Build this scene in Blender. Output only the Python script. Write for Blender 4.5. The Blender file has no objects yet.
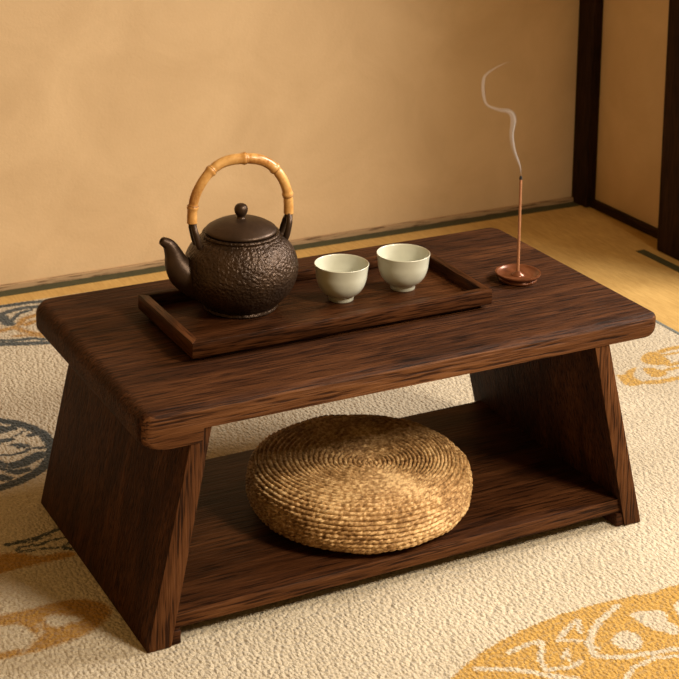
import bpy, bmesh, math
import numpy as np
from mathutils import Vector, Matrix, noise as mnoise

S = bpy.context.scene
COL = S.collection

# ------------------------------------------------------------------ camera
cam_d = bpy.data.cameras.new('camera')
cam = bpy.data.objects.new('camera', cam_d)
COL.objects.link(cam)
rx = (0.88670089, -0.46208860, 0.01535121)
ux = (0.06477197, 0.15702936, 0.98546759)
fx = (0.45778393, 0.87282066, -0.16916846)
m = Matrix.Identity(4)
for i in range(3):
    m[i][0], m[i][1], m[i][2] = rx[i], ux[i], -fx[i]
m[0][3], m[1][3], m[2][3] = -0.83989, -1.40710, 0.93598
cam.matrix_world = m
cam_d.sensor_width = 36.0
cam_d.lens = 1689.596 / 679 * 36
cam_d.shift_y = -0.5506
cam_d.clip_start = 0.05
cam_d.dof.use_dof = True
cam_d.dof.focus_distance = 1.76
cam_d.dof.aperture_fstop = 20
S.camera = cam

# ------------------------------------------------------------------ light
world = bpy.data.worlds.new('world')
S.world = world
world.use_nodes = True
bg = world.node_tree.nodes['Background']
bg.inputs[0].default_value = (1.0, 0.56, 0.17, 1)
bg.inputs[1].default_value = 0.36


def area(name, loc, target, sx, sy, power, color):
    d = bpy.data.lights.new(name, 'AREA')
    d.shape = 'RECTANGLE'
    d.size, d.size_y = sx, sy
    d.energy = power
    d.color = color
    o = bpy.data.objects.new(name, d)
    COL.objects.link(o)
    o.location = loc
    o.rotation_euler = (Vector(target) - Vector(loc)).to_track_quat('-Z', 'Y').to_euler()
    return o


area('side_window_daylight', (1.50, -0.08, 1.25), (0.0, 0.12, 0.2), 0.6, 0.6, 49.0, (1.0, 0.93, 0.84))
front = area('front_fill', (0.60, -1.10, 1.35), (-0.05, 0.00, 0.10), 0.35, 0.35, 7.2, (1.0, 0.86, 0.67))  # added fill light from the camera side to brighten the fronts, no real window
front.data.spread = math.radians(75)

S.view_settings.view_transform = 'Standard'
S.view_settings.look = 'None'
S.view_settings.exposure = 0.0
S.view_settings.gamma = 1.0
S.view_settings.use_curve_mapping = False

# ------------------------------------------------------------------ materials


class NT:
    def __init__(self, name):
        self.m = bpy.data.materials.new(name)
        self.m.use_nodes = True
        self.t = self.m.node_tree
        self.b = self.t.nodes['Principled BSDF']
        self.out = self.t.nodes['Material Output']

    def n(self, kind, **kw):
        nd = self.t.nodes.new(kind)
        for k, v in kw.items():
            setattr(nd, k, v)
        return nd

    def l(self, a, b):
        self.t.links.new(a, b)

    def coords(self, scale, rot=(0, 0, 0), loc=(0, 0, 0)):
        tc = self.n('ShaderNodeTexCoord')
        mp = self.n('ShaderNodeMapping')
        mp.inputs['Scale'].default_value = scale
        mp.inputs['Rotation'].default_value = rot
        mp.inputs['Location'].default_value = loc
        self.l(tc.outputs['Object'], mp.inputs[0])
        return mp.outputs[0]

    def noise(self, vec, scale, detail=4, rough=0.55, dist=0.0):
        nd = self.n('ShaderNodeTexNoise')
        nd.inputs['Scale'].default_value = scale
        nd.inputs['Detail'].default_value = detail
        nd.inputs['Roughness'].default_value = rough
        nd.inputs['Distortion'].default_value = dist
        if vec is not None:
            self.l(vec, nd.inputs['Vector'])
        return nd.outputs['Fac']

    def ramp(self, fac, stops):
        r = self.n('ShaderNodeValToRGB')
        el = r.color_ramp.elements
        while len(el) > 1:
            el.remove(el[-1])
        el[0].position = stops[0][0]
        el[0].color = (*stops[0][1], 1)
        for p, c in stops[1:]:
            e = el.new(p)
            e.color = (*c, 1)
        self.l(fac, r.inputs[0])
        return r.outputs[0]

    def math(self, op, a, b=None):
        nd = self.n('ShaderNodeMath', operation=op)
        for i, v in enumerate((a, b)):
            if v is None:
                continue
            if isinstance(v, (int, float)):
                nd.inputs[i].default_value = v
            else:
                self.l(v, nd.inputs[i])
        return nd.outputs[0]

    def mix(self, fac, a, b, blend='MIX'):
        nd = self.n('ShaderNodeMix', data_type='RGBA', blend_type=blend)
        for i, v in ((0, fac), (6, a), (7, b)):
            if isinstance(v, (int, float)):
                nd.inputs[i].default_value = v
            elif isinstance(v, tuple):
                nd.inputs[i].default_value = (*v, 1)
            else:
                self.l(v, nd.inputs[i])
        return nd.outputs[2]

    def bump(self, h, strength, dist):
        nd = self.n('ShaderNodeBump')
        nd.inputs['Strength'].default_value = strength
        nd.inputs['Distance'].default_value = dist
        self.l(h, nd.inputs['Height'])
        self.l(nd.outputs[0], self.b.inputs['Normal'])

    def set(self, **kw):
        for k, v in kw.items():
            k = k.replace('_', ' ')
            if isinstance(v, tuple):
                v = (*v, 1)
            if hasattr(v, 'is_linked') or hasattr(v, 'links'):
                self.l(v, self.b.inputs[k])
            else:
                self.b.inputs[k].default_value = v


def wood(name, axis, dark, mid, light, rot=(0, 0, 0), rough=0.5, grain=1.0, bump=0.5, seed=0.0, spec=0.10):
    """dark open-pored timber, grain running along one axis"""
    w = NT(name)
    sc = [1.0, 1.0, 1.0]
    sc[axis] = 0.075
    v = w.coords(tuple(sc), rot, (seed, seed * 1.7, seed * 0.6))
    sc2 = [1.0, 1.0, 1.0]
    sc2[axis] = 0.05
    v2 = w.coords(tuple(sc2), rot, (seed * 2, seed, seed))
    sc3 = [1.0, 1.0, 1.0]
    sc3[axis] = 0.16
    v3 = w.coords(tuple(sc3), rot, (seed * 3, seed, seed))
    broad = w.noise(v3, 26 * grain, 3, 0.55, 0.9)
    mid_n = w.noise(v, 230 * grain, 5, 0.6, 0.4)
    fine = w.noise(v2, 480 * grain, 2, 0.55)
    f = w.math('ADD', w.math('MULTIPLY', broad, 0.46), w.math('MULTIPLY', mid_n, 0.30))
    f = w.math('ADD', f, w.math('MULTIPLY', fine, 0.24))
    col = w.ramp(f, [(0.33, dark), (0.50, mid), (0.68, light)])
    pore = w.ramp(fine, [(0.37, (0.32, 0.28, 0.26)), (0.47, (1, 1, 1))])
    col = w.mix(1.0, col, pore, 'MULTIPLY')
    w.set(Base_Color=col, Roughness=rough)
    w.b.inputs['Specular IOR Level'].default_value = spec
    h = w.math('ADD', w.math('MULTIPLY', mid_n, 0.8), w.math('MULTIPLY', fine, 0.7))
    w.bump(h, bump, 0.0020)
    return w.m


WD, WM, WL = (0.011, 0.0036, 0.0013), (0.040, 0.0132, 0.0042), (0.098, 0.036, 0.0122)
M = {}
M['wood_top'] = wood('walnut_tabletop', 0, WD, WM, WL, rough=0.58, bump=0.9)
M['wood_side'] = wood('walnut_side', 2, WD, WM, WL, seed=3.1, rough=0.62, bump=0.6)
M['wood_shelf'] = wood('walnut_shelf', 0, WD, WM, WL, seed=5.3, rough=0.50, bump=0.6)
ED, EM, EL = (0.020, 0.0066, 0.0022), (0.078, 0.0285, 0.0090), (0.160, 0.067, 0.024)  # lighter, oranger walnut: the light on the front edges is put into the colour
M['lit_edge_x'] = wood('walnut_lit_edge_grain', 0, ED, EM, EL, seed=4.4, rough=0.6, grain=0.8, bump=1.0)
M['lit_edge_z'] = wood('walnut_lit_edge_grain_upright', 2, ED, EM, EL, seed=6.2, rough=0.6, grain=0.9, bump=0.9)
M['wood_tray'] = wood('walnut_tray', 0, WD, (0.042, 0.0140, 0.0045), WL, seed=7.7, rough=0.42, grain=1.3, bump=0.35)
M['wood_tray_end'] = wood('walnut_tray_end', 1, WD, (0.042, 0.0140, 0.0045), WL, seed=9.1, rough=0.42, grain=1.3, bump=0.35)
M['wood_post'] = wood('dark_post_timber', 2, (0.010, 0.004, 0.002), (0.026, 0.011, 0.005), (0.05, 0.022, 0.01), seed=2.0, rough=0.6, bump=0.3)
M['wood_trim'] = wood('dark_trim_timber', 1, (0.012, 0.006, 0.003), (0.03, 0.014, 0.006), (0.05, 0.025, 0.012), seed=1.2, rough=0.6, bump=0.3)
M['wood_trim_back'] = wood('pale_trim_timber', 0, (0.37, 0.245, 0.130), (0.40, 0.265, 0.145), (0.43, 0.290, 0.160), seed=1.9, rough=0.6, bump=0.2)

w = NT('sand_plaster')
v = w.coords((1, 1, 1))
a = w.noise(v, 7, 5, 0.6, 0.6)
b = w.noise(v, 220, 3, 0.6)
col = w.ramp(a, [(0.3, (0.55, 0.385, 0.215)), (0.7, (0.64, 0.460, 0.265))])
w.set(Base_Color=col, Roughness=0.9)
w.b.inputs['Specular IOR Level'].default_value = 0.15
w.bump(w.math('ADD', w.math('MULTIPLY', b, 0.5), w.math('MULTIPLY', a, 1.5)), 0.25, 0.003)
M['plaster'] = w.m

w = NT('woven_tatami')
v = w.coords((1, 0.08, 1))
a = w.noise(v, 420, 3, 0.6)
c = w.noise(w.coords((1, 1, 1)), 9, 4, 0.6)
wv = w.n('ShaderNodeTexWave', wave_type='BANDS', bands_direction='X')
wv.inputs['Scale'].default_value = 90
wv.inputs['Distortion'].default_value = 1.0
w.l(w.coords((1, 1, 1)), wv.inputs['Vector'])
f = w.math('ADD', w.math('MULTIPLY', a, 0.6), w.math('MULTIPLY', c, 0.4))
w.set(Base_Color=w.ramp(f, [(0.35, (0.40, 0.235, 0.062)), (0.65, (0.60, 0.385, 0.125))]), Roughness=0.75)
w.bump(w.math('ADD', a, wv.outputs['Fac']), 0.25, 0.001)
M['tatami'] = w.m

w = NT('green_cloth_border')
a = w.noise(w.coords((1, 1, 1)), 500, 2, 0.6)
w.set(Base_Color=w.ramp(a, [(0.35, (0.036, 0.033, 0.010)), (0.65, (0.062, 0.058, 0.020))]), Roughness=0.85)
w.bump(a, 0.3, 0.001)
M['border'] = w.m

# rug: signed distances of the woven pattern are stored per vertex, the weave edge is cut in the shader
w = NT('patterned_wool_pile')
v = w.coords((1, 1, 1))
tuft = w.n('ShaderNodeTexVoronoi', feature='F1')
tuft.inputs['Scale'].default_value = 260
warp = w.n('ShaderNodeMapping')
warp.inputs['Scale'].default_value = (1.0, 0.62, 1.0)
warp.inputs['Rotation'].default_value = (0, 0, 0.7)
tc = w.n('ShaderNodeTexCoord')
w.l(tc.outputs['Object'], warp.inputs[0])
w.l(warp.outputs[0], tuft.inputs['Vector'])
n1 = w.noise(v, 330, 4, 0.65)
n2 = w.noise(v, 130, 3, 0.6)
n3 = w.noise(v, 5, 3, 0.5)
base = w.ramp(w.math('ADD', w.math('MULTIPLY', n1, 0.7), w.math('MULTIPLY', n3, 0.3)),
              [(0.32, (0.34, 0.275, 0.185)), (0.52, (0.52, 0.445, 0.325)), (0.68, (0.65, 0.575, 0.445))])
edge = w.math('MULTIPLY', w.math('SUBTRACT', w.math('ADD', w.math('MULTIPLY', n1, 0.6), w.math('MULTIPLY', n2, 0.4)), 0.5), 0.018)


def inked(col, attr, colour_stops, soft=0.0012, fade=1.0):
    at = w.n('ShaderNodeAttribute', attribute_name=attr)
    d = w.math('ADD', at.outputs['Fac'], edge)
    mr = w.n('ShaderNodeMapRange')
    mr.inputs['From Min'].default_value = soft
    mr.inputs['From Max'].default_value = -soft
    mr.inputs['To Max'].default_value = fade
    w.l(d, mr.inputs['Value'])
    return w.mix(mr.outputs[0], col, w.ramp(n1, colour_stops))


col = inked(base, 'tan', [(0.3, (0.27, 0.135, 0.022)), (0.7, (0.46, 0.26, 0.060))], 0.003)
col = inked(col, 'gold', [(0.3, (0.31, 0.170, 0.032)), (0.7, (0.56, 0.34, 0.085))])
col = inked(col, 'dark', [(0.3, (0.018, 0.022, 0.022)), (0.7, (0.075, 0.085, 0.082))])
w.set(Base_Color=col, Roughness=0.95)
w.b.inputs['Specular IOR Level'].default_value = 0.05
w.b.inputs['Sheen Weight'].default_value = 0.15
hh = w.math('SUBTRACT', w.math('MULTIPLY', n1, 1.2), w.math('MULTIPLY', tuft.outputs['Distance'], 1.4))
hh = w.math('ADD', hh, w.math('MULTIPLY', n2, 0.8))
w.bump(hh, 0.7, 0.0035)
M['rug'] = w.m

w = NT('grey_rug_binding')
a = w.noise(w.coords((1, 1, 1)), 400, 2, 0.6)
w.set(Base_Color=w.ramp(a, [(0.35, (0.09, 0.10, 0.09)), (0.65, (0.19, 0.20, 0.18))]), Roughness=0.9)
w.bump(a, 0.4, 0.001)
M['binding'] = w.m


def iron(name, texture):
    w = NT(name)
    v = w.coords((1, 1, 1))
    a = w.noise(v, 260, 3, 0.55, 0.6)
    big = w.noise(v, 40, 3, 0.5)
    w.set(Base_Color=w.ramp(big, [(0.3, (0.030, 0.0165, 0.0095)), (0.7, (0.062, 0.036, 0.021))]), Metallic=0.6, Roughness=0.38 if texture else 0.42)
    if texture:
        vo = w.n('ShaderNodeTexVoronoi', feature='SMOOTH_F1')
        vo.inputs['Scale'].default_value = 330
        w.l(v, vo.inputs['Vector'])
        w.bump(w.math('ADD', w.math('MULTIPLY', vo.outputs['Distance'], 0.7), w.math('MULTIPLY', a, 1.0)), 0.75, 0.0022)
    else:
        w.bump(a, 0.25, 0.001)
    return w.m


M['iron_rough'] = iron('hammered_cast_iron', True)
M['iron'] = iron('smooth_cast_iron', False)

w = NT('golden_bamboo')
v = w.coords((1, 1, 1))
a = w.noise(v, 45, 4, 0.6, 0.3)
b = w.noise(v, 320, 2, 0.5)
f = w.math('ADD', w.math('MULTIPLY', a, 0.8), w.math('MULTIPLY', b, 0.2))
w.set(Base_Color=w.ramp(f, [(0.34, (0.30, 0.115, 0.022)), (0.47, (0.52, 0.265, 0.075)), (0.64, (0.68, 0.40, 0.14))]), Roughness=0.34)
w.bump(f, 0.2, 0.001)
M['bamboo'] = w.m

w = NT('bamboo_node_scar')
w.set(Base_Color=(0.30, 0.135, 0.034), Roughness=0.45)
M['bamboo_node'] = w.m

w = NT('celadon_glaze')
v = w.coords((1, 1, 1))
a = w.noise(v, 60, 3, 0.5)
w.set(Base_Color=w.ramp(a, [(0.3, (0.49, 0.495, 0.405)), (0.7, (0.55, 0.555, 0.46))]), Roughness=0.28)
w.b.inputs['Coat Weight'].default_value = 0.35
w.b.inputs['Coat Roughness'].default_value = 0.12
M['cup'] = w.m

w = NT('twisted_rush')
v = w.coords((1, 1, 1))
a = w.noise(v, 190, 4, 0.6)
b = w.noise(v, 25, 3, 0.5)
f = w.math('ADD', w.math('MULTIPLY', a, 0.65), w.math('MULTIPLY', b, 0.35))
w.set(Base_Color=w.ramp(f, [(0.36, (0.14, 0.066, 0.019)), (0.49, (0.37, 0.215, 0.085)), (0.60, (0.68, 0.47, 0.235))]), Roughness=0.62)
w.b.inputs['Specular IOR Level'].default_value = 0.25
w.bump(a, 0.3, 0.001)
M['rush'] = w.m

w = NT('polished_copper_wood')
v = w.coords((1, 0.3, 1))
a = w.noise(v, 120, 3, 0.6)
w.set(Base_Color=w.ramp(a, [(0.3, (0.11, 0.034, 0.013)), (0.7, (0.19, 0.066, 0.028))]), Roughness=0.28, Metallic=0.35)
M['dish'] = w.m

w = NT('incense_paste')
a = w.noise(w.coords((1, 1, 1)), 600, 2, 0.6)
w.set(Base_Color=w.ramp(a, [(0.3, (0.24, 0.095, 0.04)), (0.7, (0.36, 0.16, 0.07))]), Roughness=0.6)
M['incense'] = w.m
w = NT('burnt_tip')
w.set(Base_Color=(0.012, 0.010, 0.009), Roughness=0.9)
M['burnt'] = w.m


def smoke_mat(name, density):
    mt = bpy.data.materials.new(name)
    mt.use_nodes = True
    t = mt.node_tree
    t.nodes.clear()
    out = t.nodes.new('ShaderNodeOutputMaterial')
    sc = t.nodes.new('ShaderNodeVolumeScatter')
    sc.inputs['Color'].default_value = (0.95, 0.93, 0.9, 1)
    sc.inputs['Density'].default_value = density
    sc.inputs['Anisotropy'].default_value = 0.0
    t.links.new(sc.outputs[0], out.inputs['Volume'])
    return mt


M['smoke'] = smoke_mat('smoke_thread', 230)
M['smoke_soft'] = smoke_mat('smoke_haze', 26)
M['smoke_thin'] = smoke_mat('smoke_thinning', 48)

# ------------------------------------------------------------------ helpers


def link(name, me, mat, parent=None, smooth=True, auto=None):
    o = bpy.data.objects.new(name, me)
    COL.objects.link(o)
    if mat is not None and not me.materials:
        me.materials.append(mat)
    if smooth:
        me.polygons.foreach_set('use_smooth', [True] * len(me.polygons))
        if auto:
            me.set_sharp_from_angle(angle=math.radians(auto))
    if parent is not None:
        o.parent = parent
    return o


def from_bm(bm):
    bmesh.ops.recalc_face_normals(bm, faces=bm.faces)
    me = bpy.data.meshes.new('mesh')
    bm.to_mesh(me)
    bm.free()
    return me


def thing(name, label, cat, loc=(0, 0, 0), rz=0.0, group=None):
    o = bpy.data.objects.new(name, None)
    COL.objects.link(o)
    o.empty_display_size = 0.02
    o.location = loc
    o.rotation_euler = (0, 0, rz)
    o['label'] = label
    o['category'] = cat
    if group:
        o['group'] = group
    return o


def structure(o):
    o['kind'] = 'structure'
    return o


def box_bm(x0, x1, y0, y1, z0, z1, bev=0.0, seg=2):
    bm = bmesh.new()
    bmesh.ops.create_cube(bm, size=1)
    for v in bm.verts:
        v.co = Vector(((x0 + x1) / 2 + v.co.x * (x1 - x0), (y0 + y1) / 2 + v.co.y * (y1 - y0), (z0 + z1) / 2 + v.co.z * (z1 - z0)))
    if bev:
        bmesh.ops.bevel(bm, geom=list(bm.edges), offset=bev, segments=seg, affect='EDGES', profile=0.5)
    return bm


def poly_prism_bm(pts_bottom, pts_top, bev=0.0, seg=2):
    bm = bmesh.new()
    a = [bm.verts.new(p) for p in pts_bottom]
    b = [bm.verts.new(p) for p in pts_top]
    n = len(a)
    bm.faces.new(a[::-1])
    bm.faces.new(b)
    for i in range(n):
        bm.faces.new((a[i], a[(i + 1) % n], b[(i + 1) % n], b[i]))
    if bev:
        bmesh.ops.bevel(bm, geom=list(bm.edges), offset=bev, segments=seg, affect='EDGES', profile=0.5)
    return bm


def smooth_profile(pts, sub=5):
    """Catmull-Rom through profile points"""
    P = [Vector(p) for p in pts]
    P = [P[0] * 2 - P[1]] + P + [P[-1] * 2 - P[-2]]
    out = []
    for i in range(1, len(P) - 2):
        for k in range(sub):
            t = k / sub
            a, b, c, d = P[i - 1], P[i], P[i + 1], P[i + 2]
            out.append(0.5 * ((2 * b) + (c - a) * t + (2 * a - 5 * b + 4 * c - d) * t * t + (3 * b - a - 3 * c + d) * t ** 3))
    out.append(P[-2])
    return out


def lathe_bm(prof, seg=64, close=False):
    bm = bmesh.new()
    rings = []
    for p in prof:
        r, z = p[0], p[1]
        if r < 1e-6:
            rings.append([bm.verts.new((0, 0, z))])
        else:
            rings.append([bm.verts.new((r * math.cos(2 * math.pi * k / seg), r * math.sin(2 * math.pi * k / seg), z)) for k in range(seg)])
    pairs = list(zip(rings, rings[1:]))
    if close:
        pairs.append((rings[-1], rings[0]))
    for a, b in pairs:
        for k in range(seg):
            k2 = (k + 1) % seg
            if len(a) == 1 and len(b) == 1:
                continue
            if len(a) == 1:
                bm.faces.new((a[0], b[k], b[k2]))
            elif len(b) == 1:
                bm.faces.new((a[k], a[k2], b[0]))
            else:
                bm.faces.new((a[k], a[k2], b[k2], b[k]))
    return bm


def tube_bm(path, radii, seg=20, cap=True, squash=1.0):
    """tube along a path, parallel-transported frame"""
    bm = bmesh.new()
    P = [Vector(p) for p in path]
    n = len(P)
    t0 = (P[1] - P[0]).normalized()
    ref = Vector((0, 1, 0)) if abs(t0.y) < 0.9 else Vector((1, 0, 0))
    u = (ref - t0 * ref.dot(t0)).normalized()
    rings = []
    for i in range(n):
        t = (P[min(i + 1, n - 1)] - P[max(i - 1, 0)]).normalized()
        u = (u - t * u.dot(t)).normalized()
        v = t.cross(u)
        rings.append([bm.verts.new(P[i] + (u * math.cos(2 * math.pi * k / seg) * squash + v * math.sin(2 * math.pi * k / seg)) * radii[i]) for k in range(seg)])
    for a, b in zip(rings, rings[1:]):
        for k in range(seg):
            bm.faces.new((a[k], a[(k + 1) % seg], b[(k + 1) % seg], b[k]))
    if cap:
        bm.faces.new(rings[0][::-1])
        bm.faces.new(rings[-1])
    return bm


def merge(bm, other):
    me = bpy.data.meshes.new('tmp')
    other.to_mesh(me)
    other.free()
    bm.from_mesh(me)
    bpy.data.meshes.remove(me)




def lit_edge_grain(o, mat, ycut=0.92):
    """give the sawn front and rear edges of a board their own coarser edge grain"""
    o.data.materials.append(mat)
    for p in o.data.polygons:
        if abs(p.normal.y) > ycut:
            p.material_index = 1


# ------------------------------------------------------------------ the setting
FZ = -0.004          # tatami level; the rug's upper side is z = 0
structure(link('floor', from_bm(box_bm(-2.6, 1.0, -2.2, 1.08, FZ - 0.04, FZ)), M['tatami'], smooth=False))
structure(link('wall_back', from_bm(box_bm(-2.6, 1.04, 1.024, 1.10, FZ - 0.04, 1.9)), M['plaster'], smooth=False))
structure(link('wall_right', from_bm(box_bm(0.942, 1.04, 0.50, 1.024, FZ - 0.04, 1.9)), M['plaster'], smooth=False))
structure(link('baseboard_back', from_bm(box_bm(-2.6, 0.9225, 1.018, 1.0255, FZ, 0.005, 0.001)), M['wood_trim_back'], smooth=False))
structure(link('baseboard_right', from_bm(box_bm(0.931, 0.9435, 0.741, 0.9805, FZ, 0.010, 0.001)), M['wood_trim'], smooth=False))
structure(link('trim_1', from_bm(box_bm(0.921, 0.98, 0.980, 1.06, FZ, 1.9, 0.002)), M['wood_post'], smooth=False))
structure(link('trim_2', from_bm(box_bm(0.894, 1.05, 0.58, 0.742, FZ, 1.9, 0.003)), M['wood_post'], smooth=False))
structure(link('trim_3', from_bm(box_bm(-2.6, 0.9205, 0.996, 1.0175, FZ, FZ + 0.0012, 0.0004)), M['border'], smooth=False))
structure(link('trim_4', from_bm(box_bm(0.860, 0.877, -0.9, 0.752, FZ, FZ + 0.0012, 0.0004)), M['border'], smooth=False))

# ------------------------------------------------------------------ rug
CREAM = [([(0.074,-0.153),(0.095,-0.14),(0.111,-0.133),(0.1,-0.153)],0.0028),([(0.072,-0.154),(0.096,-0.167),(0.1,-0.184)],0.0022),([(0.165,-0.129),(0.132,-0.143),(0.111,-0.158),(0.096,-0.174),(0.09,-0.192),(0.109,-0.205),(0.14,-0.212),(0.172,-0.219)],0.0035),([(0.016,-0.151),(0.039,-0.147),(0.058,-0.149),(0.038,-0.174),(0.034,-0.191),(0.058,-0.198),(0.072,-0.194)],0.0028),([(-0.025,-0.16),(0.009,-0.179),(0.03,-0.199),(0.052,-0.217)],0.0032),([(0.093,-0.237),(0.112,-0.225),(0.141,-0.221),(0.163,-0.229)],0.0025),([(0.058,-0.181),(0.072,-0.172),(0.062,-0.189)],0.002)]
CREAMP = [[(0.165,-0.143),(0.191,-0.151),(0.204,-0.16),(0.191,-0.173),(0.197,-0.187),(0.186,-0.201),(0.178,-0.19),(0.169,-0.18),(0.166,-0.162)],[(0.12,-0.176),(0.136,-0.168),(0.151,-0.173),(0.149,-0.193),(0.134,-0.204),(0.118,-0.192)]]
GOLDP = [[(0.201,-0.13),(0.223,-0.121),(0.257,-0.124),(0.255,-0.148),(0.228,-0.16),(0.195,-0.146)],[(0.581,0.379),(0.602,0.391),(0.617,0.39),(0.618,0.378),(0.616,0.362),(0.613,0.346),(0.595,0.346),(0.582,0.352),(0.576,0.364)],[(0.518,0.35),(0.524,0.341),(0.543,0.354),(0.562,0.357),(0.544,0.343),(0.534,0.331),(0.535,0.314),(0.54,0.307),(0.526,0.303),(0.509,0.308),(0.507,0.322)],[(0.562,0.348),(0.574,0.348),(0.582,0.336),(0.587,0.322),(0.572,0.313),(0.558,0.317),(0.556,0.331)]]
GOLDS = [([(0.54,0.307),(0.558,0.302),(0.578,0.302),(0.601,0.299),(0.619,0.29)],0.006),([(0.623,0.385),(0.641,0.388),(0.661,0.386),(0.684,0.375)],0.0055),([(0.617,0.373),(0.635,0.373),(0.649,0.371)],0.003),([(0.603,0.343),(0.621,0.342),(0.638,0.332)],0.005),([(0.586,0.328),(0.6,0.33),(0.615,0.328)],0.004)]
CREAMP += [[(0.215, -0.150), (0.245, -0.148), (0.275, -0.17), (0.262, -0.2), (0.228, -0.196), (0.207, -0.18)]]
DARKS = [([(-0.285,0.547),(-0.279,0.542),(-0.272,0.541)],0.0075),([(-0.288,0.537),(-0.281,0.536)],0.004),([(-0.275,0.519),(-0.267,0.52),(-0.262,0.527)],0.0025),([(-0.295,0.513),(-0.287,0.51),(-0.282,0.511)],0.005),([(-0.286,0.495),(-0.277,0.493),(-0.269,0.484),(-0.279,0.486)],0.004),([(-0.307,0.474),(-0.293,0.47),(-0.28,0.47),(-0.267,0.477),(-0.254,0.472),(-0.245,0.464)],0.003),([(-0.298,0.442),(-0.287,0.443),(-0.274,0.45),(-0.264,0.454)],0.01),([(-0.307,0.43),(-0.3,0.422),(-0.288,0.425)],0.006),([(-0.312,0.457),(-0.309,0.447),(-0.314,0.437)],0.004),([(-0.258,0.511),(-0.246,0.515),(-0.238,0.504)],0.005),([(-0.322,0.42),(-0.316,0.413)],0.007),([(-0.245,0.494),(-0.237,0.494)],0.003),([(-0.305,0.529),(-0.303,0.506)],0.006),([(-0.324,0.472),(-0.318,0.448)],0.007),([(-0.321,0.514),(-0.331,0.466),(-0.317,0.477)],0.006),([(-0.361,0.264),(-0.342,0.263),(-0.323,0.265),(-0.299,0.272)],0.0032),([(-0.361,0.262),(-0.351,0.262),(-0.335,0.258),(-0.315,0.263)],0.002),([(-0.354,0.247),(-0.35,0.253),(-0.329,0.248),(-0.313,0.252),(-0.295,0.25)],0.0022),([(-0.354,0.244),(-0.329,0.238),(-0.31,0.233),(-0.299,0.239)],0.0022),([(-0.307,0.23),(-0.297,0.222)],0.003),([(-0.21,0.956),(-0.18,0.952),(-0.167,0.95),(-0.145,0.948),(-0.123,0.947),(-0.095,0.941)],0.006),([(-0.2,0.913),(-0.178,0.915),(-0.161,0.926),(-0.14,0.929),(-0.118,0.926),(-0.087,0.917)],0.006),([(-0.178,0.912),(-0.177,0.895),(-0.175,0.878)],0.009),([(-0.174,0.881),(-0.163,0.895),(-0.15,0.911),(-0.132,0.916)],0.004),([(-0.245,0.83),(-0.208,0.81),(-0.18,0.798),(-0.147,0.786),(-0.126,0.785)],0.007),([(-0.215,0.83),(-0.205,0.822),(-0.186,0.814),(-0.163,0.811),(-0.147,0.8)],0.005)]
BROWNP = [[(-0.458,0.249),(-0.429,0.253),(-0.373,0.247),(-0.356,0.245),(-0.339,0.225),(-0.322,0.223),(-0.304,0.223),(-0.299,0.214),(-0.302,0.208),(-0.333,0.209),(-0.367,0.21),(-0.385,0.208),(-0.441,0.206)],[(-0.461,0.129),(-0.407,0.131),(-0.38,0.129),(-0.352,0.13),(-0.328,0.127),(-0.31,0.115),(-0.302,0.1),(-0.304,0.087),(-0.318,0.072),(-0.34,0.059),(-0.372,0.054),(-0.399,0.052),(-0.429,0.055),(-0.478,0.062)]]
LIGHTP = [[(-0.374,0.107),(-0.36,0.114),(-0.341,0.099),(-0.329,0.091),(-0.338,0.082),(-0.348,0.084),(-0.361,0.08),(-0.373,0.091)],[(-0.427,0.117),(-0.412,0.115),(-0.389,0.109),(-0.383,0.085),(-0.384,0.075),(-0.396,0.061),(-0.403,0.057),(-0.411,0.064),(-0.427,0.062),(-0.449,0.067)]]
LIGHTS = [([(-0.405,0.058),(-0.393,0.07),(-0.379,0.081),(-0.377,0.098)],0.004)]
FGOLDS = [([(-0.162,0.869),(-0.151,0.886),(-0.133,0.893),(-0.111,0.893)],0.006),([(-0.195,0.857),(-0.171,0.861),(-0.164,0.842),(-0.148,0.823),(-0.134,0.813)],0.006),([(-0.153,0.865),(-0.14,0.871),(-0.125,0.868)],0.006),([(-0.181,0.829),(-0.161,0.825),(-0.144,0.809)],0.004)]


def seg_dist(X, Y, pts):
    d = np.full(X.shape, 9.0)
    for (x0, y0), (x1, y1) in zip(pts, pts[1:]):
        dx, dy = x1 - x0, y1 - y0
        L2 = dx * dx + dy * dy + 1e-12
        t = np.clip(((X - x0) * dx + (Y - y0) * dy) / L2, 0, 1)
        d = np.minimum(d, np.hypot(X - x0 - t * dx, Y - y0 - t * dy))
    return d


def round_poly(pts, n=2):
    """Chaikin smoothing of a closed outline"""
    P = np.array(pts)
    for _ in range(n):
        Q = np.roll(P, -1, 0)
        P = np.stack([0.75 * P + 0.25 * Q, 0.25 * P + 0.75 * Q], 1).reshape(-1, 2)
    return [tuple(p) for p in P]


def poly_sdf(X, Y, pts):
    pts = round_poly(pts)
    d = seg_dist(X, Y, pts + [pts[0]])
    ins = np.zeros(X.shape, bool)
    for (x0, y0), (x1, y1) in zip(pts, pts[1:] + [pts[0]]):
        c = (y0 > Y) != (y1 > Y)
        with np.errstate(divide='ignore', invalid='ignore'):
            ins ^= c & (X < (x1 - x0) * (Y - y0) / (y1 - y0) + x0)
    return np.where(ins, -d, d)


def local(field, X, Y, pts, fn, pad=0.03):
    """fold one motif into the field, only where it can matter"""
    P = np.array(pts)
    k = (X > P[:, 0].min() - pad) & (X < P[:, 0].max() + pad) & (Y > P[:, 1].min() - pad) & (Y < P[:, 1].max() + pad)
    if k.any():
        field[k] = np.minimum(field[k], fn(X[k], Y[k]))


def strokes(field, X, Y, items):
    for pts, hw in items:
        local(field, X, Y, pts, lambda a, b: seg_dist(a, b, pts) - hw)


def polys(field, X, Y, items):
    for pts in items:
        local(field, X, Y, pts, lambda a, b: poly_sdf(a, b, pts))


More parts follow.
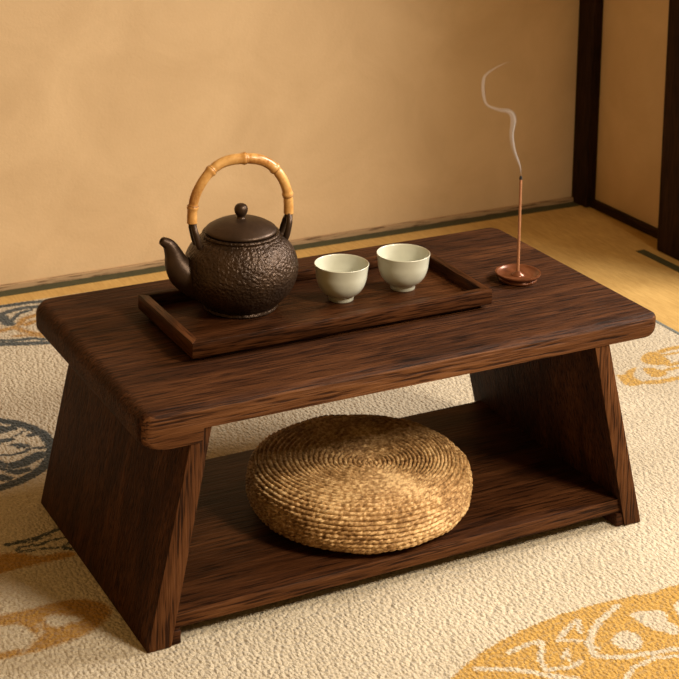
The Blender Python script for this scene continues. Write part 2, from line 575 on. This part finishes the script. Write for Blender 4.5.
def ellipse(X, Y, cx, cy, a, b):
    k = np.hypot((X - cx) / a, (Y - cy) / b)
    return (k - 1) * min(a, b)


def build_rug():
    x0, x1, y0 = -1.10, 0.690, -0.90
    st = 0.003
    nx, ny = int((x1 - x0) / st) + 1, int(1.89 / st) + 1
    gx = np.linspace(x0, x1, nx)
    u = np.linspace(0, 1, ny)
    X, U = np.meshgrid(gx, u)
    YF = 0.960 - 0.028 * np.clip((X + 0.15) / 0.85, 0, 1)
    Y = y0 + U * (YF - y0)
    far = np.full(X.shape, 9.0)
    gold = far.copy()
    polys(gold, X, Y, GOLDP)
    strokes(gold, X, Y, GOLDS)
    gold = np.minimum(gold, ellipse(X, Y, 0.128, -0.243, 0.236, 0.127))
    cut = far.copy()
    polys(cut, X, Y, CREAMP)
    strokes(cut, X, Y, CREAM)
    gold = np.maximum(gold, -cut)
    dark = far.copy()
    strokes(dark, X, Y, DARKS)
    ring = np.abs(np.hypot(X + 0.338, Y - 0.491) - 0.097) - 0.0075
    dark = np.minimum(dark, ring)
    tan = far.copy()
    polys(tan, X, Y, BROWNP)
    strokes(tan, X, Y, FGOLDS)
    cut = far.copy()
    polys(cut, X, Y, LIGHTP)
    strokes(cut, X, Y, LIGHTS)
    tan = np.maximum(tan, -cut - 0.003)
    rng = np.random.default_rng(4)
    Zt = -0.0006 * rng.random(X.shape)
    d_edge = np.minimum(x1 - X, YF - Y)
    Zt -= 0.003 * np.clip(1 - d_edge / 0.006, 0, 1) ** 2
    V = np.stack([X, Y, Zt], -1).reshape(-1, 3)
    idx = np.arange(nx * ny).reshape(ny, nx)
    F = np.stack([idx[:-1, :-1], idx[:-1, 1:], idx[1:, 1:], idx[1:, :-1]], -1).reshape(-1, 4)
    # skirt and underside
    rim = np.concatenate([idx[0, :], idx[1:, -1], idx[-1, -2::-1], idx[-2:0:-1, 0]])
    low = V[rim].copy()
    low[:, 2] = FZ
    base = len(V)
    V = np.concatenate([V, low])
    k = np.arange(len(rim))
    k2 = (k + 1) % len(rim)
    F = np.concatenate([F, np.stack([rim[k], base + k, base + k2, rim[k2]], -1)])
    me = bpy.data.meshes.new('rug')
    me.vertices.add(len(V))
    me.vertices.foreach_set('co', V.ravel())
    me.loops.add(F.size)
    me.loops.foreach_set('vertex_index', F.ravel())
    me.polygons.add(len(F))
    me.polygons.foreach_set('loop_start', np.arange(0, F.size, 4))
    me.update(calc_edges=True)
    me.validate()
    for nm, f in (('gold', gold), ('dark', dark), ('tan', tan)):
        at = me.attributes.new(nm, 'FLOAT', 'POINT')
        at.data.foreach_set('value', np.concatenate([f.ravel(), f.ravel()[rim]]).astype(np.float32))
    o = link('rug', me, M['rug'])
    o['label'] = 'cream wool rug with gold and dark blue-grey medallions lying under the low table'
    o['category'] = 'rug'
    bind = box_bm(0.6875, 0.6935, -0.90, 0.931, FZ, -0.0004, 0.001)
    link('edge_binding', from_bm(bind), M['binding'], o, smooth=False)['label'] = 'grey bound edge of the rug'
    return o


build_rug()

# ------------------------------------------------------------------ low table
H, T, W = 0.2452, 0.0238, 0.342
L = 0.306
YF = 0.0015          # front plane of the two leg boards


def build_table():
    t = thing('low_table', 'long dark walnut low table with splayed board legs and an open lower shelf', 'table', (0, 0.17, 0))
    oy = -0.17
    # top: end profile lofted from front to back, corners eased in plan and section
    z0, z1 = H - T, H

    def arc(cx, cz, rx_, rz_, a0, a1, n):
        return [(cx + rx_ * math.cos(math.radians(a0 + (a1 - a0) * k / n)), cz + rz_ * math.sin(math.radians(a0 + (a1 - a0) * k / n))) for k in range(n + 1)]
    zc = z0 - 0.0140            # the overhang at the left end is thickened to here
    prof = []
    prof += arc(L - 0.009, z0 + 0.010, 0.009, 0.010, -90, 0, 6)
    prof += arc(L - 0.005, z1 - 0.005, 0.005, 0.005, 0, 90, 5)
    prof += [(L - 0.2 + -0.06 * k, z1) for k in range(6)]
    prof += arc(-L + 0.014, z1 - 0.0125, 0.014, 0.0125, 90, 180, 8)
    prof += arc(-L + 0.020, zc + 0.0135, 0.020, 0.0135, 180, 270, 8)
    prof += arc(-0.2545, zc + 0.003, 0.003, 0.003, 270, 360, 3)
    prof += [(-0.2510, z0 - 0.0005), (-0.2500, z0)]
    prof += [(-0.1 + 0.07 * k, z0) for k in range(5)]
    slices = []
    rc, cy_, cz_ = 0.012, 0.010, 0.0042      # corner radius in plan, worn bevel along the long edges
    ds = [0, 0.0004, 0.0012, 0.0025, 0.0045, 0.0065, 0.0082, 0.0095, 0.0105, 0.012]

    def ins(d, r):
        return r - math.sqrt(max(0.0, r * r - (r - d) ** 2)) if d < r else 0.0

    def drop(d):
        # eased bevel: steep arris at the face, then a shallow slope into the top
        return cz_ * max(0.0, 1 - d / cy_) ** 1.35 + 0.0008 * max(0.0, 1 - d / 0.0012) ** 2
    for d in ds:
        slices.append((d, drop(d), ins(d, rc)))
    back = [(d * 2, drop(d * 2), ins(d * 2, 0.024)) for d in ds]
    allsl = slices + [(W * k / 6, 0, 0) for k in range(1, 6)] + [(W - d, a, b) for d, a, b in reversed(back)]
    bm = bmesh.new()
    rings = []
    for y, iz, ix in allsl:
        rr = []
        for px, pz in prof:
            sx = (L - ix) / L
            zz = pz - iz * min(1.0, max(0.0, (pz - z0) / T)) ** 2 if pz > z0 else pz
            rr.append(bm.verts.new((px * sx, y + oy, zz)))
        rings.append(rr)
    n = len(prof)
    for a, b in zip(rings, rings[1:]):
        for k in range(n):
            bm.faces.new((a[k], a[(k + 1) % n], b[(k + 1) % n], b[k]))
    bm.faces.new(rings[0])
    bm.faces.new(rings[-1][::-1])
    lit_edge_grain(link('tabletop', from_bm(bm), M['wood_top'], t, auto=35), M['lit_edge_x'], 0.6)
    zt = z0 - 0.0002
    for s in (-1, 1):
        ob, ot, th = (0.2995, 0.2515, 0.0255) if s < 0 else (0.2942, 0.2395, 0.0225)
        YR = 0.338 if s < 0 else 0.3120
        if s < 0:
            bot = [(-ob, YF + oy, 0), (-ob + th, YF + oy, 0), (-ob + th, YR + oy, 0), (-ob, YR + oy, 0)]
            top = [(-ot, YF + oy, zt), (-ot + 0.0198, YF + oy, zt), (-ot + 0.0198, YR + oy, zt), (-ot, YR + oy, zt)]
        else:
            bot = [(ob - th, YF + oy, 0), (ob, YF + oy, 0), (ob, YR + oy, 0), (ob - th, YR + oy, 0)]
            top = [(ot - 0.0198, YF + oy, zt), (ot, YF + oy, zt), (ot, YR + oy, zt), (ot - 0.0198, YR + oy, zt)]
        lit_edge_grain(link('leg_board', from_bm(poly_prism_bm(bot, top, 0.0013, 2)), M['wood_side'], t, auto=35), M['lit_edge_z'])
        a, b = sorted((s * (ob - th - 0.0005), s * (0.2630 if s < 0 else 0.2610)))
        link('foot', from_bm(box_bm(a, b, YF + 0.002 + oy, 0.294 + oy, 0.0, 0.0150, 0.0018, 2)), M['wood_shelf'], t, auto=35)
    xa, xb, sz0, sz1 = -0.2735, 0.2708, 0.0158, 0.0322
    xc, xd = -0.2700, 0.2672
    fy, ry = YF + 0.0045 + oy, 0.296 + oy
    sh = poly_prism_bm([(xa, fy, sz0), (xb, fy, sz0), (xb, ry, sz0), (xa, ry, sz0)],
                       [(xc, fy, sz1), (xd, fy, sz1), (xd, ry, sz1), (xc, ry, sz1)], 0.0012, 2)
    lit_edge_grain(link('shelf', from_bm(sh), M['wood_shelf'], t, auto=35), M['lit_edge_x'])
    return t


build_table()

# ------------------------------------------------------------------ serving tray
TX0, TX1, TY0, TY1 = -0.214, 0.1455, 0.094, 0.248
TZ = H


def build_tray():
    cx, cy = (TX0 + TX1) / 2, (TY0 + TY1) / 2
    t = thing('serving_tray', 'rectangular dark wooden tea tray with raised rim on the tabletop', 'tray', (cx, cy, TZ))
    a, b = (TX1 - TX0) / 2, (TY1 - TY0) / 2
    rw, z0, z1 = 0.0095, 0.0055, 0.0225
    link('tray_base', from_bm(box_bm(-a + rw - 0.002, a - rw + 0.002, -b + rw - 0.002, b - rw + 0.002, 0.0060, 0.0095)), M['wood_tray'], t, smooth=False)
    bv = 0.0009
    for s in (-1, 1):
        y0, y1 = sorted((s * b, s * (b - rw)))
        link('rim', from_bm(poly_prism_bm(
            [(-a, y0, z0), (a, y0, z0), (a, y1, z0), (-a, y1, z0)] if False else
            ([(-a, -b, z0), (a, -b, z0), (a - rw, -b + rw, z0), (-a + rw, -b + rw, z0)] if s < 0 else
             [(-a + rw, b - rw, z0), (a - rw, b - rw, z0), (a, b, z0), (-a, b, z0)]),
            ([(-a, -b, z1), (a, -b, z1), (a - rw, -b + rw, z1), (-a + rw, -b + rw, z1)] if s < 0 else
             [(-a + rw, b - rw, z1), (a - rw, b - rw, z1), (a, b, z1), (-a, b, z1)]), bv, 2)), M['wood_tray'], t, auto=35)
        if s < 0:
            q = [(-a, -b), (-a + rw, -b + rw), (-a + rw, b - rw), (-a, b)]
        else:
            q = [(a - rw, -b + rw), (a, -b), (a, b), (a - rw, b - rw)]
        link('rim', from_bm(poly_prism_bm([(x, y, z0) for x, y in q], [(x, y, z1) for x, y in q], bv, 2)), M['wood_tray_end'], t, auto=35)
        y0, y1 = sorted((s * (b - 0.008), s * (b - 0.020)))
        link('foot', from_bm(box_bm(-a + 0.009, a - 0.009, y0, y1, 0.0, 0.0058, 0.0006, 1)), M['wood_tray'], t, auto=35)
    return t


build_tray()
TF = TZ + 0.0095     # inside floor of the tray

# ------------------------------------------------------------------ teapot


def build_teapot(x, y, rz):
    t = thing('teapot', 'round dark cast-iron teapot with arched bamboo handle at the left of the tray', 'teapot', (x, y, TF), rz)
    prof = smooth_profile([(0.0395, 0.0), (0.0412, 0.0022), (0.0405, 0.0055), (0.0455, 0.0100), (0.0560, 0.0220), (0.0624, 0.0385),
                           (0.0622, 0.0520), (0.0572, 0.0660), (0.0480, 0.0765), (0.0424, 0.0800), (0.0418, 0.0822), (0.0425, 0.0836), (0.0418, 0.0852)], 6)
    pr2 = [(0, 0.0012), (0.036, 0.0012), (0.0375, 0.0)] + [tuple(p) for p in prof] + [(0.0385, 0.0852), (0.0385, 0.078), (0.051, 0.066), (0.054, 0.045), (0.045, 0.016), (0, 0.010)]
    link('body', from_bm(lathe_bm(pr2, 96)), M['iron_rough'], t, auto=50)
    # lid
    lp = smooth_profile([(0.0382, 0.0856), (0.0391, 0.0870), (0.0385, 0.0888), (0.0360, 0.0908), (0.0285, 0.0950), (0.0180, 0.0988), (0.0080, 0.1003)], 5)
    lp = [(0, 0.0840), (0.036, 0.0840), (0.0366, 0.0856)] + [tuple(p) for p in lp] + [(0, 0.1005)]
    lid = link('lid', from_bm(lathe_bm(lp, 96)), M['iron'], t, auto=50)
    kp = smooth_profile([(0.0058, 0.0997), (0.0046, 0.1012), (0.0044, 0.1030), (0.0062, 0.1054), (0.0074, 0.1094), (0.0066, 0.1134), (0.0040, 0.1159), (0.0, 0.1167)], 5)
    link('knob', from_bm(lathe_bm([(0, 0.0997)] + [tuple(p) for p in kp], 40)), M['iron'], lid)
    # spout towards local -x
    path = smooth_profile([(-0.040, 0, 0.030), (-0.053, 0, 0.037), (-0.0650, 0, 0.0460), (-0.0720, 0, 0.0570), (-0.0760, 0, 0.0690), (-0.0808, 0, 0.0785), (-0.0885, 0, 0.0840)], 6)
    ctrl = [0.0190, 0.0188, 0.0168, 0.0132, 0.0094, 0.0068, 0.0044]
    rad = []
    for i in range(len(path)):
        f = i / (len(path) - 1) * (len(ctrl) - 1)
        k = min(int(f), len(ctrl) - 2)
        rad.append(ctrl[k] + (ctrl[k + 1] - ctrl[k]) * (f - k))
    sp = tube_bm(path, rad, 28, cap=False)
    # rolled lip and hollow mouth
    sp.verts.ensure_lookup_table()
    last = sp.verts[-28:]
    tdir = (path[-1] - path[-2]).normalized()
    c = path[-1]
    r1 = [sp.verts.new(c + (v.co - c) * 0.72 + tdir * 0.0008) for v in last]
    r2 = [sp.verts.new(c + (v.co - c) * 0.6 - tdir * 0.010) for v in last]
    for a, b in ((last, r1), (r1, r2)):
        for k in range(28):
            sp.faces.new((a[k], a[(k + 1) % 28], b[(k + 1) % 28], b[k]))
    sp.faces.new(r2)
    link('spout', from_bm(sp), M['iron'], t)
    # lugs: two-legged iron loops either side of the lid
    for s in (-1, 1):
        lug = bmesh.new()
        for q in (-1, 1):
            leg = smooth_profile([(s * 0.0455, q * 0.0050, 0.0700), (s * 0.0490, q * 0.0078, 0.0760), (s * 0.0515, q * 0.0080, 0.0850), (s * 0.0535, q * 0.0062, 0.0930), (s * 0.0543, q * 0.0015, 0.0985)], 5)
            merge(lug, tube_bm(leg, [0.0036 - 0.0004 * i / len(leg) for i in range(len(leg))], 14))
        merge(lug, tube_bm([(s * 0.0542, 0, 0.0950), (s * 0.0546, 0, 0.1020)], [0.0046, 0.0043], 16))
        link('lug', from_bm(lug), M['iron'], t)
    # bamboo handle
    n = 96
    a, hgt, z0, ex = 0.0548, 0.0670, 0.1000, 2.3
    path, rad = [], []
    for i in range(n + 1):
        th = math.pi * (1 - i / n)
        cx_, sx_ = math.cos(th), math.sin(th)
        px = a * math.copysign(abs(cx_) ** (2 / ex), cx_)
        pz = z0 + hgt * abs(sx_) ** (2 / ex)
        path.append(Vector((px, 0.0012 * math.sin(i * 0.21), pz)))
    # even spacing
    acc = [0]
    for p, q in zip(path, path[1:]):
        acc.append(acc[-1] + (q - p).length)
    tot = acc[-1]
    P2 = []
    for i in range(141):
        d = tot * i / 140
        k = max(0, min(n - 1, next((j for j in range(n) if acc[j + 1] >= d), n - 1)))
        P2.append(path[k].lerp(path[k + 1], (d - acc[k]) / (acc[k + 1] - acc[k])))
    nodes = (0.085, 0.315, 0.515, 0.715, 0.885)
    for i in range(141):
        f = i / 140
        r = 0.0056 - 0.0003 * math.sin(f * 9)
        for nd in nodes:
            e = (f - nd) * tot
            r += 0.0011 * math.exp(-(e / 0.0022) ** 2) - 0.0005 * math.exp(-((e - 0.0038) / 0.0016) ** 2)
        rad.append(r)
    h = link('handle', from_bm(tube_bm(P2, rad, 24)), M['bamboo'], t, auto=50)
    h['label'] = 'golden bamboo handle'
    for nd in nodes:
        i = round(nd * 140)
        tg = (P2[i + 1] - P2[i - 1]).normalized()
        ring = bmesh.new()
        merge(ring, tube_bm([P2[i] + tg * (0.0021 - 0.0007), P2[i] + tg * 0.0021, P2[i] + tg * (0.0021 + 0.0007)], [rad[i] * 0.90, rad[i] * 0.945, rad[i] * 0.86], 24))
        link('bamboo_node', from_bm(ring), M['bamboo_node'], h)
    return t


build_teapot(-0.1138, 0.198, math.radians(-7))

# ------------------------------------------------------------------ tea cups


def build_cup(loc, label):
    t = thing('tea_cup', label, 'cup', loc, 0, 'tea cups on the tray')
    op = smooth_profile([(0.0142, 0.0058), (0.0200, 0.0090), (0.0252, 0.0160), (0.0280, 0.0245), (0.0290, 0.0330), (0.0300, 0.0395), (0.0304, 0.0412)], 5)
    ip = smooth_profile([(0.0291, 0.0414), (0.0281, 0.0365), (0.0272, 0.0290), (0.0248, 0.0180), (0.0185, 0.0105), (0.0090, 0.0080), (0.0, 0.0076)], 5)
    prof = [(0, 0.0045), (0.0135, 0.0045)] + [tuple(p) for p in op] + [(0.0299, 0.0418)] + [tuple(p) for p in ip]
    link('bowl', from_bm(lathe_bm(prof, 72)), M['cup'], t, auto=60)
    fp = [(0.0108, 0.0046), (0.0108, 0.0004), (0.0114, 0.0), (0.0134, 0.0), (0.0140, 0.0005), (0.0143, 0.0062), (0.0130, 0.0070)]
    link('foot_ring', from_bm(lathe_bm(fp, 56, close=True)), M['cup'], t, auto=50)
    return t


cup = build_cup((-0.0045, 0.1695, TF), 'pale celadon tea cup standing nearest the teapot')
cup2 = cup.copy()
COL.objects.link(cup2)
cup2.location = (0.0745, 0.1705, TF)
cup2.rotation_euler = (0, 0, 1.1)
cup2['label'] = 'pale celadon tea cup farther from the teapot, towards the incense'
for ch in list(cup.children):
    c = ch.copy()
    c.parent = cup2
    COL.objects.link(c)

# ------------------------------------------------------------------ incense


def build_dish(x, y):
    t = thing('incense_holder', 'small round reddish-brown incense dish on the right of the tabletop', 'incense holder', (x, y, H))
    op = smooth_profile([(0.0195, 0.0), (0.0222, 0.0014), (0.0226, 0.0034), (0.0218, 0.0046), (0.0246, 0.0062), (0.0266, 0.0088), (0.0264, 0.0106)], 5)
    ip = smooth_profile([(0.0246, 0.0106), (0.0215, 0.0082), (0.0165, 0.0064), (0.0110, 0.0064), (0.0080, 0.0068)], 5)
    link('dish', from_bm(lathe_bm([(0, 0.0)] + [tuple(p) for p in op] + [tuple(p) for p in ip] + [(0, 0.0066)], 64)), M['dish'], t, auto=60)
    link('stick_socket', from_bm(lathe_bm([(0, 0.006), (0.0085, 0.006), (0.0074, 0.0078), (0.0046, 0.0092), (0.0030, 0.0112), (0, 0.0114)], 40)), M['dish'], t)
    return t


DX, DY = 0.2212, 0.1570
build_dish(DX, DY)
B0 = Vector((DX, DY, H + 0.0100))
B1 = Vector((0.2314, 0.1728, 0.3656))
B1 = B0 + (B1 - B0) * 1.0
st = thing('incense_stick', 'thin brown incense stick standing upright in the round dish', 'incense stick', B0)
D = B1 - B0
link('stick', from_bm(tube_bm([(0, 0, 0), D * 0.5, D * 0.965], [0.0017, 0.0017, 0.0016], 16)), M['incense'], st, auto=50)
tip = link('burnt_tip', from_bm(tube_bm([D * 0.962, D * 0.985, D], [0.0019, 0.0018, 0.0010], 16)), M['burnt'], st, auto=50)
tip['label'] = 'black burnt tip'

SM = [B1 + Vector((0, 0, 0.0012)), (0.2314, 0.1752, 0.3772), (0.2273, 0.1807, 0.3946), (0.2263, 0.1846, 0.4120), (0.2296, 0.1863, 0.4294), (0.2260, 0.1899, 0.4386),
      (0.2147, 0.1963, 0.4408), (0.2025, 0.2038, 0.4464), (0.1991, 0.2078, 0.4579), (0.2002, 0.2106, 0.4753), (0.2071, 0.2088, 0.4847), (0.2234, 0.2021, 0.4943), (0.2319, 0.1981, 0.4968)]
sp = smooth_profile(SM, 8)
o0 = sp[0].copy()
smoke = thing('smoke_wisp', 'thin curling wisp of pale smoke rising from the incense stick tip', 'smoke', o0)
rel = [p - o0 for p in sp]


def taper(i, n, a, b):
    """radius factor easing in over the first a and out over the last b share"""
    f = i / (n - 1)
    return max(0.04, min(1.0, f / a if a else 1.0, (1 - f) / b if b else 1.0))


k = 46
link('smoke_thread', from_bm(tube_bm(rel[:k], [0.0003 + 0.0009 * taper(i, k, 0.25, 0.55) for i in range(k)], 12)), M['smoke'], smoke)
hz = rel[:66]
off = [r + Vector((-0.0020 * min(1, i / 12), 0, 0.0006)) for i, r in enumerate(hz)]
link('smoke_haze', from_bm(tube_bm(off, [0.0004 + 0.0036 * taper(i, 66, 0.5, 0.45) for i in range(66)], 14)), M['smoke_soft'], smoke)
up = rel[46:]
link('smoke_curl', from_bm(tube_bm(up, [0.0002 + 0.0020 * taper(i, len(up), 0.35, 0.5) for i in range(len(up))], 14)), M['smoke_thin'], smoke)

# ------------------------------------------------------------------ woven cushion


def build_cushion(x, y):
    t = thing('floor_cushion', 'round thick woven rush cushion lying on the table shelf', 'cushion', (x, y, 0.0316))
    R, HH = 0.1225, 0.066
    ROW = 0.0050
    # profile from the top centre over the shoulder and down the side
    pts = []
    for k in range(400):
        a = math.pi / 2 - math.pi * k / 399
        c, s = math.cos(a), math.sin(a)
        pts.append((R * abs(c) ** 0.44, HH / 2 + HH / 2 * math.copysign(abs(s) ** 0.60, s)))
    P = np.array(pts)
    seg = np.hypot(*np.diff(P, axis=0).T)
    acc = np.concatenate([[0], np.cumsum(seg)])
    keep_to = acc[np.argmax((P[:, 0] < 0.085) & (P[:, 1] < 0.02))]
    NP, NT_ = 340, 840
    sl = np.linspace(0.0, keep_to, NP)
    r = np.interp(sl, acc, P[:, 0])
    z = np.interp(sl, acc, P[:, 1])
    dr, dz = np.gradient(r), np.gradient(z)
    ln = np.hypot(dr, dz) + 1e-9
    nr, nz = -dz / ln, dr / ln
    nr[0], nz[0] = 0, 1
    th = np.linspace(0, 2 * np.pi, NT_, endpoint=False)
    SL, TH = np.meshgrid(sl, th, indexing='ij')
    RR = np.repeat(r[:, None], NT_, 1)
    rows = SL / ROW + TH / (2 * np.pi)           # one continuous spiral
    row = np.floor(rows)
    v = rows - row
    rng = np.random.default_rng(2)
    jit = rng.random(400)
    rad_row = np.interp(np.clip((row + 0.5) * ROW, 0, keep_to), sl, r)
    cnt = np.maximum(4, np.round(2 * np.pi * rad_row / 0.0078))
    sgn = np.where(v < 0.5, 1.0, -1.0)
    phase = TH / (2 * np.pi) * cnt + jit[row.astype(int) % 400] + (v - 0.5) * 0.9
    fr = phase - np.floor(phase)
    rope = np.sqrt(np.clip(1 - (2 * v - 1) ** 2, 0, 1))
    strand = np.sqrt(np.clip(1 - (2 * fr - 1) ** 2, 0, 1))
    side = np.clip((SL - 0.085) / 0.03, 0, 1)
    h = rope * (0.0027 - 0.0008 * side) + 0.0023 * rope * strand * (0.6 + 0.4 * side)
    # slight irregularity of the ropes and rows tied down every few strands
    wob = 0.0006 * np.sin(TH * 7 + SL * 90) + 0.0004 * np.sin(TH * 13 - SL * 210)
    tie = 0.0011 * side * np.exp(-((np.mod(TH * 30 / (2 * np.pi) + 0.25 * np.sin(row * 2.1), 1) - 0.5) / 0.07) ** 2)
    # shallow dimple at the centre of the top
    dim = -0.0075 * np.exp(-(RR / 0.075) ** 2)
    off = h + wob - tie - 0.0022
    g = np.clip(1 - (SL / 0.104) ** 2, 0, 1)     # the coil's centre sits a little off the middle
    X = (RR + off * nr[:, None]) * np.cos(TH) + 0.003 * g
    Y = (RR + off * nr[:, None]) * np.sin(TH) - 0.016 * g
    Z = z[:, None] + off * nz[:, None] + dim
    V = np.stack([X, Y, Z], -1).reshape(-1, 3)
    V[:, 2] = np.maximum(V[:, 2], 0.0002)
    idx = np.arange(NP * NT_).reshape(NP, NT_)
    nxt = np.roll(idx, -1, 1)
    F = np.stack([idx[:-1], idx[1:], nxt[1:], nxt[:-1]], -1).reshape(-1, 4)
    # split: coiled top and braided side share the seam row
    split = int(np.argmax(sl > 0.118))
    nf = NT_

    def part(name, lo, hi, bottom):
        rowsel = idx[lo:hi + 1]
        Vs = V[rowsel.ravel()]
        n = hi - lo + 1
        ii = np.arange(n * NT_).reshape(n, NT_)
        nn = np.roll(ii, -1, 1)
        Fs = [tuple(f) for f in np.stack([ii[:-1], ii[1:], nn[1:], nn[:-1]], -1).reshape(-1, 4).tolist()]
        if bottom:
            Fs.append(tuple(ii[-1].tolist()))
        me = bpy.data.meshes.new(name)
        me.from_pydata(Vs.tolist(), [], Fs)
        me.update()
        return link(name, me, M['rush'], t)
    part('coiled_top', 0, split, False)
    part('braided_side', split, NP - 1, True)
    return t


build_cushion(-0.006, 0.118)
